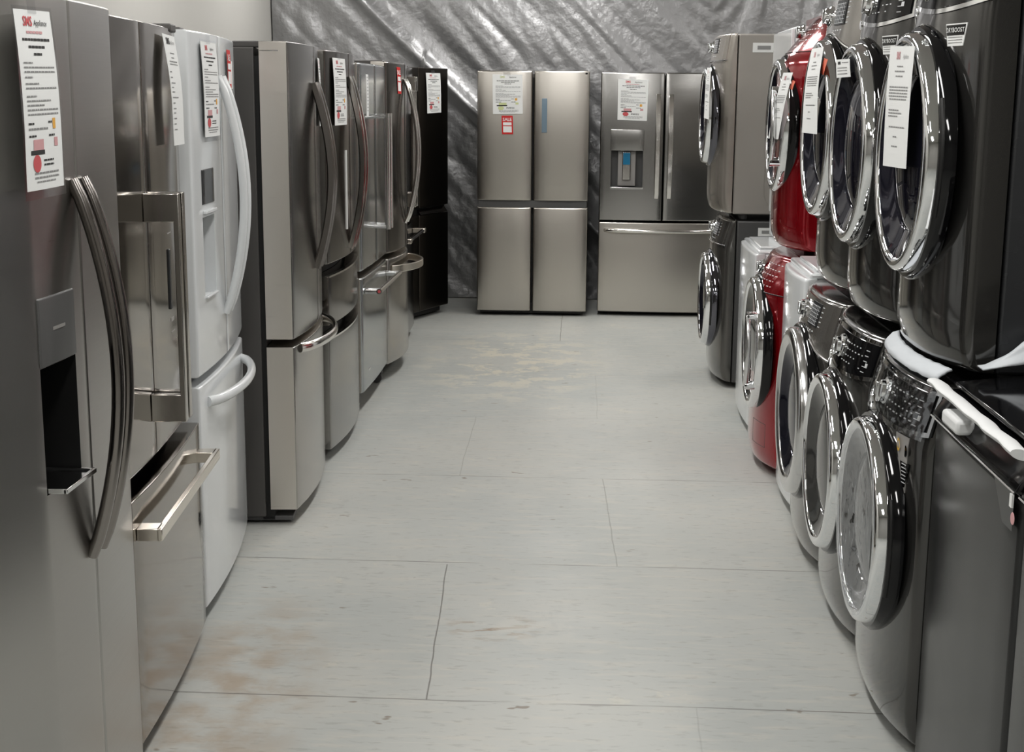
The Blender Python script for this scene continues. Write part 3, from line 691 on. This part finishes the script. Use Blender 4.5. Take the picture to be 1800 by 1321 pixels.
MB().lathe([(0, 0), (.011, 0), (.012, -.001)], (.325, -.013, .825), (0, -1, 0), 20).build('round_sticker', 'ink_pink', r)
r = thing('washing_machine', (.80, 2.20, 0), -90, 'grey top-load washer cut off by the right edge of the frame, beside the foam-edged one', 'washing machine')
top_loader(r, .665)
# foam sheet crumpled behind the lid and foam strip between the nearest stack
def crumple(name, nx, ny, P, label, cat='foam sheet', mat='foam', thick=.004):
    vs = []; fs = []
    for i in range(nx+1):
        for j in range(ny+1): vs.append(P(i/nx, j/ny))
    for i in range(nx):
        for j in range(ny): fs.append((i*(ny+1)+j, (i+1)*(ny+1)+j, (i+1)*(ny+1)+j+1, i*(ny+1)+j+1))
    m = MB().add(vs, fs); o = m.build(name, mat, ang=50); s = o.modifiers.new('solid', 'SOLIDIFY'); s.thickness = thick; s.offset = 1
    return tag(o, label, cat)
def Pf(s, t):
    x = .885+.36*s; y = 3.215-.045*t
    hgt = .07*min(1, s*3.2)**1.5*(1-.15*s)
    z = .987+.055*s*0+hgt*sin(pi*(.08+.85*t))+.010*noise.noise(Vector((x*22, y*30, 1)))*min(1, s*4)+.03*s
    return (x, y+.012*noise.noise(Vector((x*18, t*3, 5))), z)
crumple('foam_sheet', 40, 14, Pf, 'crumpled white foam sheet standing behind the black glass lid of the top-load washer')
def Pg(s, t):
    u = -.27+.555*s; x = .79+mkF(.66, .05)(u, .88)+.018+.034*t
    return (x, 3.575-u, .936+.026*t**.8+.004*noise.noise(Vector((s*14, t*3, 0)))+.004*sin(pi*t))
crumple('foam_strip', 40, 6, Pg, 'pale blue foam strip lying along the top front edge of the film-wrapped washer', 'foam strip', thick=.006)

# ------------------------------------------------------------------ printed sheets on the machines (world points)
sheet('price_sheet', (-.992, 2.435, 1.725), (-.988, 2.59, 1.728), (-.992, 2.440, 1.413), (-.988, 2.605, 1.415), 'large printed price sheet in clear holder taped to the nearest stainless refrigerator', curl=.008, holder=True)
sheet('price_sheet', (-1.105, 3.66, 1.735), (-1.118, 3.81, 1.732), (-1.100, 3.69, 1.45), (-1.113, 3.83, 1.45), 'white price sheet with plain grey print on the mirror-polished refrigerator', style='grey', curl=.012, tape=False)
def stick(o, F, u0, u1, z0, z1, off=.006, du=.01):
    a = o.rotation_euler[2]; ox, oy, _ = o.location
    def P(u, z): y = F(u, z)-off; return (ox+cos(a)*u-sin(a)*y, oy+sin(a)*u+cos(a)*y, z)
    return P(u0, z1), P(u1, z1), P(u0+du, z0), P(u1+du, z0)
WHITE, PALE, SMOKY = [o for o in COL.objects if o.name.startswith('refrigerator') and o.type == 'EMPTY' and 'category' in o and any(k in o['label'] for k in ('glossy white', 'pale door edge', 'smoky stainless'))]
sheet('price_sheet', *stick(WHITE, F3, -.33, -.11, 1.458, 1.733), 'price sheet with red seal on the near door of the white refrigerator', curl=.006, holder=True)
sheet('sale_tag', *stick(WHITE, F3, .10, .20, 1.603, 1.722), 'narrow red sale tag on the far door of the white refrigerator', cat='sale tag', style='sale', curl=.002, tape=False)
sheet('price_sheet', *stick(PALE, F4, .10, .31, 1.46, 1.724), 'price sheet half hidden behind the curved handle of the pale-edged stainless refrigerator', curl=.006)
sheet('price_sheet', *stick(SMOKY, F5, -.36, -.13, 1.453, 1.736), 'price sheet on the smoky four-door refrigerator, left of its handles', curl=.006)
sheet('paper_note', (-1.10, 6.93, 1.68), (-1.10, 7.0, 1.68), (-1.10, 6.93, 1.48), (-1.10, 7.0, 1.48), 'narrow white paper strip on the cool-toned refrigerator with tubular handles', cat='paper note', style='strip', curl=.003, tape=False)
o = sheet('sale_tag', (-1.0905, 7.95, 1.735), (-1.081, 8.03, 1.733), (-1.0885, 7.97, 1.59), (-1.079, 8.05, 1.588), 'red and white sale tag on the rounded-edge stainless refrigerator', cat='sale tag', style='sale', curl=.002, tape=False)
nx9, ny9 = sin(radians(an)), -cos(radians(an))
def on9(u, z, off=.004): return (c9.x+cos(radians(an))*u+nx9*off, c9.y+sin(radians(an))*u+ny9*off, z)
sheet('price_sheet', on9(.10, 1.735), on9(.315, 1.735), on9(.115, 1.455), on9(.325, 1.46), 'price sheet on the angled black stainless refrigerator', curl=.004, out=(nx9, ny9))
sheet('price_sheet', (-.718, 10.232, 1.73), (-.505, 10.232, 1.73), (-.713, 10.232, 1.452), (-.50, 10.232, 1.456), 'price sheet with yellow-green heading on the pale four-door refrigerator', style='green', curl=.003, out=(0, -1))
sheet('sale_tag', (-.652, 10.232, 1.442), (-.572, 10.232, 1.442), (-.648, 10.232, 1.312), (-.568, 10.232, 1.312), 'small red SALE tag under the price sheet of the pale four-door refrigerator', cat='sale tag', style='sale', curl=.001, out=(0, -1), tape=False)
sheet('price_sheet', (.175, 10.314, 1.705), (.39, 10.302, 1.70), (.175, 10.314, 1.418), (.385, 10.302, 1.412), 'price sheet above the blue-taped dispenser of the back-wall French-door refrigerator', curl=.003, out=(0, -1))
sheet('price_tag', (0.7460, 3.706, 1.714), (0.7460, 3.426, 1.705), (0.7460, 3.704, 1.416), (0.7460, 3.431, 1.421), 'long white paper tag with red heading on the nearest dryer door', cat='price tag', style='tag', curl=.004, out=(-1, 0), tape=False)
sheet('paper_note', (0.7300, 4.420, 1.698), (0.7300, 4.188, 1.695), (0.7300, 4.393, 1.644), (0.7300, 4.154, 1.644), 'small white square note on the second dryer door', cat='paper note', style='small', curl=.001, out=(-1, 0), tape=False)
sheet('price_tag', (0.7330, 4.940, 1.746), (0.7330, 4.688, 1.745), (0.7330, 5.033, 1.466), (0.7330, 4.693, 1.469), 'curling white paper tag hung on the grey grid-display dryer door', cat='price tag', style='tag', curl=.012, out=(-1, 0), tape=False)
sheet('coral_sticker', (0.7360, 4.687, 1.710), (0.7370, 4.618, 1.704), (0.7360, 4.754, 1.664), (0.7360, 4.682, 1.656), 'coral sticker beside the paper tag on the grey grid-display dryer door', cat='sticker', style='plaintag', curl=.001, out=(-1, 0), tape=False).data.materials[0] = M['orange_tag']
sheet('price_tag', (0.7520, 5.793, 1.681), (0.7520, 5.514, 1.678), (0.7520, 6.163, 1.413), (0.7520, 5.826, 1.419), 'slanted white paper tag on the round door of the red dryer', cat='price tag', style='tag', curl=.008, out=(-1, 0), tape=False)
sheet('coral_sticker', (0.7570, 5.557, 1.651), (0.7570, 5.478, 1.644), (0.7570, 5.627, 1.620), (0.7570, 5.545, 1.613), 'coral sticker beside the paper tag on the red dryer door', cat='sticker', style='plaintag', curl=.001, out=(-1, 0), tape=False).data.materials[0] = M['orange_tag']
sheet('price_tag', (0.6030, 7.758, 1.737), (0.6030, 7.496, 1.732), (0.6030, 7.839, 1.473), (0.6030, 7.492, 1.469), 'white paper tag on the door of the tan-grey titanium dryer', cat='price tag', style='tag', curl=.004, out=(-1, 0), tape=False)

# ------------------------------------------------------------------ room
X0, X1, Y0, Y1, ZC = -2.5, 3.2, -4.0, 11.25, 3.1
def struct(name, mb, mat, **k): o = mb.build(name, mat, **k); o['kind'] = 'structure'; return o
def floor_mat():
    m, nt, b = nmat('painted floor boards'); N = nt.nodes; Lk = nt.links
    def val(x): return x
    def math_(op, a, b_=None, c_=None, clamp=False):
        n = N.new('ShaderNodeMath'); n.operation = op; n.use_clamp = clamp
        for i, q in enumerate((a, b_, c_)):
            if q is None: continue
            if isinstance(q, (int, float)): n.inputs[i].default_value = q
            else: Lk.new(q, n.inputs[i])
        return n.outputs[0]
    tc = N.new('ShaderNodeNewGeometry'); sp = N.new('ShaderNodeSeparateXYZ'); Lk.new(tc.outputs['Position'], sp.inputs[0]); X, Y = sp.outputs[0], sp.outputs[1]
    def nz(scale, det=4, vec=None, sc3=None, rough=.55):
        n = N.new('ShaderNodeTexNoise'); n.inputs['Scale'].default_value = scale; n.inputs['Detail'].default_value = det; n.inputs['Roughness'].default_value = rough
        src = tc.outputs['Position']
        if sc3: mp = N.new('ShaderNodeMapping'); mp.inputs['Scale'].default_value = sc3; Lk.new(src, mp.inputs['Vector']); src = mp.outputs[0]
        Lk.new(src, n.inputs['Vector']); return n.outputs['Fac']
    def ramp(f, a, b_): 
        n = N.new('ShaderNodeMapRange'); n.interpolation_type = 'SMOOTHSTEP'; n.inputs['From Min'].default_value = a; n.inputs['From Max'].default_value = b_; Lk.new(f, n.inputs['Value']); return n.outputs['Result']
    def mix(f, c1, c2):
        n = N.new('ShaderNodeMix'); n.data_type = 'RGBA'
        if isinstance(f, float): n.inputs[0].default_value = f
        else: Lk.new(f, n.inputs[0])
        for i, q in ((6, c1), (7, c2)):
            if isinstance(q, tuple): n.inputs[i].default_value = (*q, 1)
            else: Lk.new(q, n.inputs[i])
        return n.outputs[2]
    def spot(cx, cy, rx, ry):
        a = math_('DIVIDE', math_('SUBTRACT', X, cx), rx); c = math_('DIVIDE', math_('SUBTRACT', Y, cy), ry)
        d = math_('ADD', math_('MULTIPLY', a, a), math_('MULTIPLY', c, c)); n = N.new('ShaderNodeMapRange'); n.inputs['From Min'].default_value = 1; n.inputs['From Max'].default_value = 0; Lk.new(d, n.inputs['Value']); return n.outputs['Result']
    big = nz(1.1, 3); col = mix(ramp(big, .35, .65), (.46, .475, .46), (.51, .515, .49))
    col = mix(math_('MULTIPLY', ramp(nz(.9, 2, sc3=(1.3, .35, 1)), .45, .68), .55), col, (.385, .405, .395))
    col = mix(math_('MULTIPLY', ramp(nz(16, 6, sc3=(.35, 1.6, 1)), .48, .70), .5), col, (.56, .54, .49))
    col = mix(math_('MULTIPLY', ramp(nz(45, 5, sc3=(.4, 1.3, 1)), .54, .70), .4), col, (.30, .30, .285))
    # worn cream patches
    pm = math_('MULTIPLY', spot(-.45, 8.4, .62, 1.3), ramp(nz(5.5, 6, sc3=(.8, 1, 1), rough=.7), .50, .56)); col = mix(math_('MULTIPLY', pm, .8), col, (.66, .62, .52))
    pm = math_('MULTIPLY', ramp(nz(2.2, 7, rough=.75), .62, .66), .45); col = mix(pm, col, (.60, .58, .51))
    # brown dirt on the left foreground and small stain
    pm = math_('MULTIPLY', spot(-.95, 3.45, .28, .9), ramp(nz(7, 5), .38, .66)); col = mix(math_('MULTIPLY', pm, .6), col, (.36, .26, .17))
    pm = math_('MULTIPLY', spot(-.27, 4.05, .16, .12), ramp(nz(14, 5, sc3=(.6, 2, 1)), .52, .60)); col = mix(math_('MULTIPLY', pm, .9), col, (.30, .22, .15))
    pm = math_('MULTIPLY', spot(-.20, 4.05, .26, .20), .6); col = mix(math_('MULTIPLY', pm, ramp(nz(8, 4), .45, .6)), col, (.58, .57, .53))
    scr = math_('MULTIPLY', ramp(nz(3, 2), .45, .6), ramp(nz(30, 2, sc3=(.12, 2.2, 1)), .66, .70)); col = mix(math_('MULTIPLY', scr, .35), col, (.62, .60, .55))
    pm = math_('MULTIPLY', ramp(nz(9, 3, sc3=(.5, 1, 1), rough=.8), .68, .71), .75); col = mix(pm, col, (.22, .18, .14))
    pm = math_('MULTIPLY', ramp(nz(3.2, 9, sc3=(1.4, .5, 1), rough=.8), .60, .70), .35); col = mix(pm, col, (.36, .36, .35))
    sy = math_('MULTIPLY', spot(0, 4.2, 1.3, 3.), ramp(nz(.6, 2, sc3=(1, .5, 1)), .5, .7)); col = mix(math_('MULTIPLY', sy, .25), col, (.56, .54, .48))
    # seams
    wob = math_('MULTIPLY', math_('SUBTRACT', nz(3.5, 3), .5), .016)
    seam = None
    def addm(s_, t): return t if s_ is None else math_('MAXIMUM', s_, t)
    Yw = math_('ADD', Y, wob); Xw = math_('ADD', X, wob)
    brk = ramp(nz(2.5, 2), .30, .52)
    for y in (3.52, 4.65, 5.78, 6.91, 8.04, 9.17, 2.39):
        d = math_('ABSOLUTE', math_('SUBTRACT', Yw, y)); n = N.new('ShaderNodeMapRange'); n.inputs['From Min'].default_value = .0045; n.inputs['From Max'].default_value = .0015; Lk.new(d, n.inputs['Value'])
        seam = addm(seam, math_('MULTIPLY', math_('MULTIPLY', n.outputs['Result'], brk), .9 if y < 6 else .3))
    for (xa, ya, xb, yb, st) in ((-.415, 3.52, -.475, 4.63, 1.), (.112, 4.65, .069, 5.78, .5), (-.541, 5.78, -.56, 6.91, .35), (-.19, 9.17, -.2, 10.3, .9), (.05, 6.91, .04, 8.04, .25), (.3, 2.39, .3, 3.52, .2)):
        k = (xb-xa)/(yb-ya); cx = math_('ADD', math_('MULTIPLY', math_('SUBTRACT', Y, ya), k), xa)
        d = math_('ABSOLUTE', math_('SUBTRACT', Xw, cx)); n = N.new('ShaderNodeMapRange'); n.inputs['From Min'].default_value = .003; n.inputs['From Max'].default_value = .001; Lk.new(d, n.inputs['Value'])
        g = math_('MULTIPLY', math_('GREATER_THAN', Y, ya), math_('LESS_THAN', Y, yb))
        seam = addm(seam, math_('MULTIPLY', math_('MULTIPLY', n.outputs['Result'], g), st))
    col = mix(math_('MULTIPLY', seam, .75), col, (.14, .13, .12))
    Lk.new(col, b.inputs['Base Color'])
    rr = N.new('ShaderNodeMapRange'); rr.inputs['To Min'].default_value = .38; rr.inputs['To Max'].default_value = .62; Lk.new(nz(4, 5), rr.inputs['Value']); Lk.new(rr.outputs['Result'], b.inputs['Roughness'])
    bp = N.new('ShaderNodeBump'); bp.inputs['Strength'].default_value = .25; bp.inputs['Distance'].default_value = .003; Lk.new(math_('SUBTRACT', nz(14, 6), seam), bp.inputs['Height']); Lk.new(bp.outputs[0], b.inputs['Normal'])
    return m
M['floor'] = floor_mat()
M['wall'] = plain('cream wall paint', (.61, .60, .57), .7)
M['wall_grey'] = plain('grey wall paint', (.42, .41, .39), .7)
M['ceiling'] = plain('ceiling paint', (.62, .61, .58), .8)
struct('floor', MB().box(X0-.1, X1+.1, Y0-.1, Y1+.1, -.08, 0), 'floor')
struct('ceiling', MB().box(X0-.1, X1+.1, Y0-.1, Y1+.1, ZC, ZC+.1), 'ceiling')
struct('wall_left', MB().box(X0-.1, X0, Y0-.1, Y1+.1, 0, ZC), 'wall')
struct('wall_right', MB().box(X1, X1+.1, Y0-.1, Y1+.1, 0, ZC), 'wall_grey')
struct('wall_back', MB().box(X0-.1, X1+.1, Y1, Y1+.1, 0, ZC), 'wall_grey')
struct('wall_front', MB().box(X0-.1, X1+.1, Y0-.1, Y0, 0, ZC), 'wall_grey')
# silver tarp hung in front of the back wall
def tarp_y(x, z):
    a = radians(-47)
    if x > .9: a = radians(-47-38*min(1, (x-.9)/.5))
    u = x*cos(a)+z*sin(a); v = -x*sin(a)+z*cos(a)
    y = 0
    y += .035*noise.noise(Vector((u*.6, v*2.6, 3.1)))
    y += .013*(1-abs(noise.noise(Vector((u*1.3+5, v*6, 1.7))))*2.2)
    y += .006*noise.noise(Vector((u*2.5, v*17, 8.3)))
    y += .0022*noise.noise(Vector((x*24, z*15, 4)))
    # the one strong fold
    d = v-(1.9*sin(radians(47))+2.38*cos(radians(47))-.02)+.0
    d = ((x+1.88)*1.0+(z-2.38)*1.05)/1.45
    y += -.075*math.exp(-(d/.055)**2)+.02*math.exp(-((d-.16)/.08)**2)
    if x < -1.3: y = y*.6+.012*noise.noise(Vector((x*9, z*1.2, 2)))
    return y
m = MB(); nx, nz_ = 420, 220; vs = []; fs = []
for i in range(nx+1):
    for j in range(nz_+1):
        x = X0+.01+(X1-X0-.02)*i/nx; z = .005+(ZC-.02)*j/nz_; vs.append((x, Y1-.13+tarp_y(x, z), z))
for i in range(nx):
    for j in range(nz_): fs.append((i*(nz_+1)+j, (i+1)*(nz_+1)+j, (i+1)*(nz_+1)+j+1, i*(nz_+1)+j+1))
m.add(vs, fs)
mt, nt, b = nmat('silver tarp'); setp(b, color=(.36, .36, .365), rough=.35, metal=.6)
tc = nt.nodes.new('ShaderNodeTexCoord'); n = nt.nodes.new('ShaderNodeTexNoise'); n.inputs['Scale'].default_value = 26; n.inputs['Detail'].default_value = 5
bp = nt.nodes.new('ShaderNodeBump'); bp.inputs['Strength'].default_value = .6; bp.inputs['Distance'].default_value = .007
nt.links.new(tc.outputs['Object'], n.inputs['Vector']); nt.links.new(n.outputs['Fac'], bp.inputs['Height']); nt.links.new(bp.outputs[0], b.inputs['Normal'])
M['tarp'] = mt
tag(m.build('tarp', 'tarp', ang=180, fix=False), 'creased silver grey plastic tarp hanging across the whole back wall', 'tarp')

# ------------------------------------------------------------------ lights
M['tube'] = plain('lit diffuser', (.9, .9, .88), .5, emis=(1, .97, .92), emistr=3.2)
k = 0
for y in (-2.2, .3, 2.8, 5.3, 7.8, 10.0):
    for x in (-.15, 1.9, -1.85) if y > 0 else (-.15,):  # leftmost row is unseen, added to brighten the left wall
        r = thing('ceiling_light', (x, y, ZC), 0, *{-.15: ('white fluorescent ceiling fixture above the aisle', 'ceiling light', 'fixtures above the aisle'), 1.9: ('white fluorescent ceiling fixture above the washers', 'ceiling light', 'fixtures above the washers'), -1.85: ('white fluorescent ceiling fixture above the left refrigerators', 'ceiling light', 'fixtures above the left refrigerators')}[x])
        MB().box(-.16, .16, -.62, .62, -.05, 0).build('housing', 'white_flat', r, bevel=.005)
        MB().box(-.14, .14, -.60, .60, -.062, -.0505).build('diffuser', 'tube', r)
        ld = bpy.data.lights.new('tube_light', 'AREA'); ld.shape = 'RECTANGLE'; ld.size = .28; ld.size_y = 1.2; ld.energy = 27 if abs(x) < 1 else 14; ld.color = (1, .985, .965)
        lo = bpy.data.objects.new('tube_light', ld); COL.objects.link(lo); lo.location = (x, y, ZC-.075)
w = bpy.data.worlds.new('world'); SC.world = w; w.use_nodes = True; w.node_tree.nodes['Background'].inputs[0].default_value = (.8, .85, .9, 1); w.node_tree.nodes['Background'].inputs[1].default_value = .3

# ------------------------------------------------------------------ camera
f, pit, yaw, roll, h = 2483.6, .1961, .0550, .0074, 1.586
cd = bpy.data.cameras.new('camera'); cd.sensor_fit = 'HORIZONTAL'; cd.sensor_width = 36; cd.lens = f/1800*36; cd.clip_start = .05; cd.clip_end = 60
co = bpy.data.objects.new('camera', cd); COL.objects.link(co); SC.camera = co
fw = Vector((-sin(yaw)*cos(pit), cos(yaw)*cos(pit), -sin(pit))); rt = Vector((cos(yaw), sin(yaw), 0)); up = rt.cross(fw)
R_ = rt*cos(roll)+up*sin(roll); U_ = -rt*sin(roll)+up*cos(roll)
mm = Matrix((R_, U_, -fw)).transposed().to_4x4(); mm.translation = (0, 0, h); co.matrix_world = mm
SC.view_settings.view_transform = 'Standard'; SC.view_settings.look = 'Medium High Contrast'; SC.view_settings.exposure = -.40
SC.cycles.use_denoising = True
SC.cycles.max_bounces = 8; SC.cycles.glossy_bounces = 6
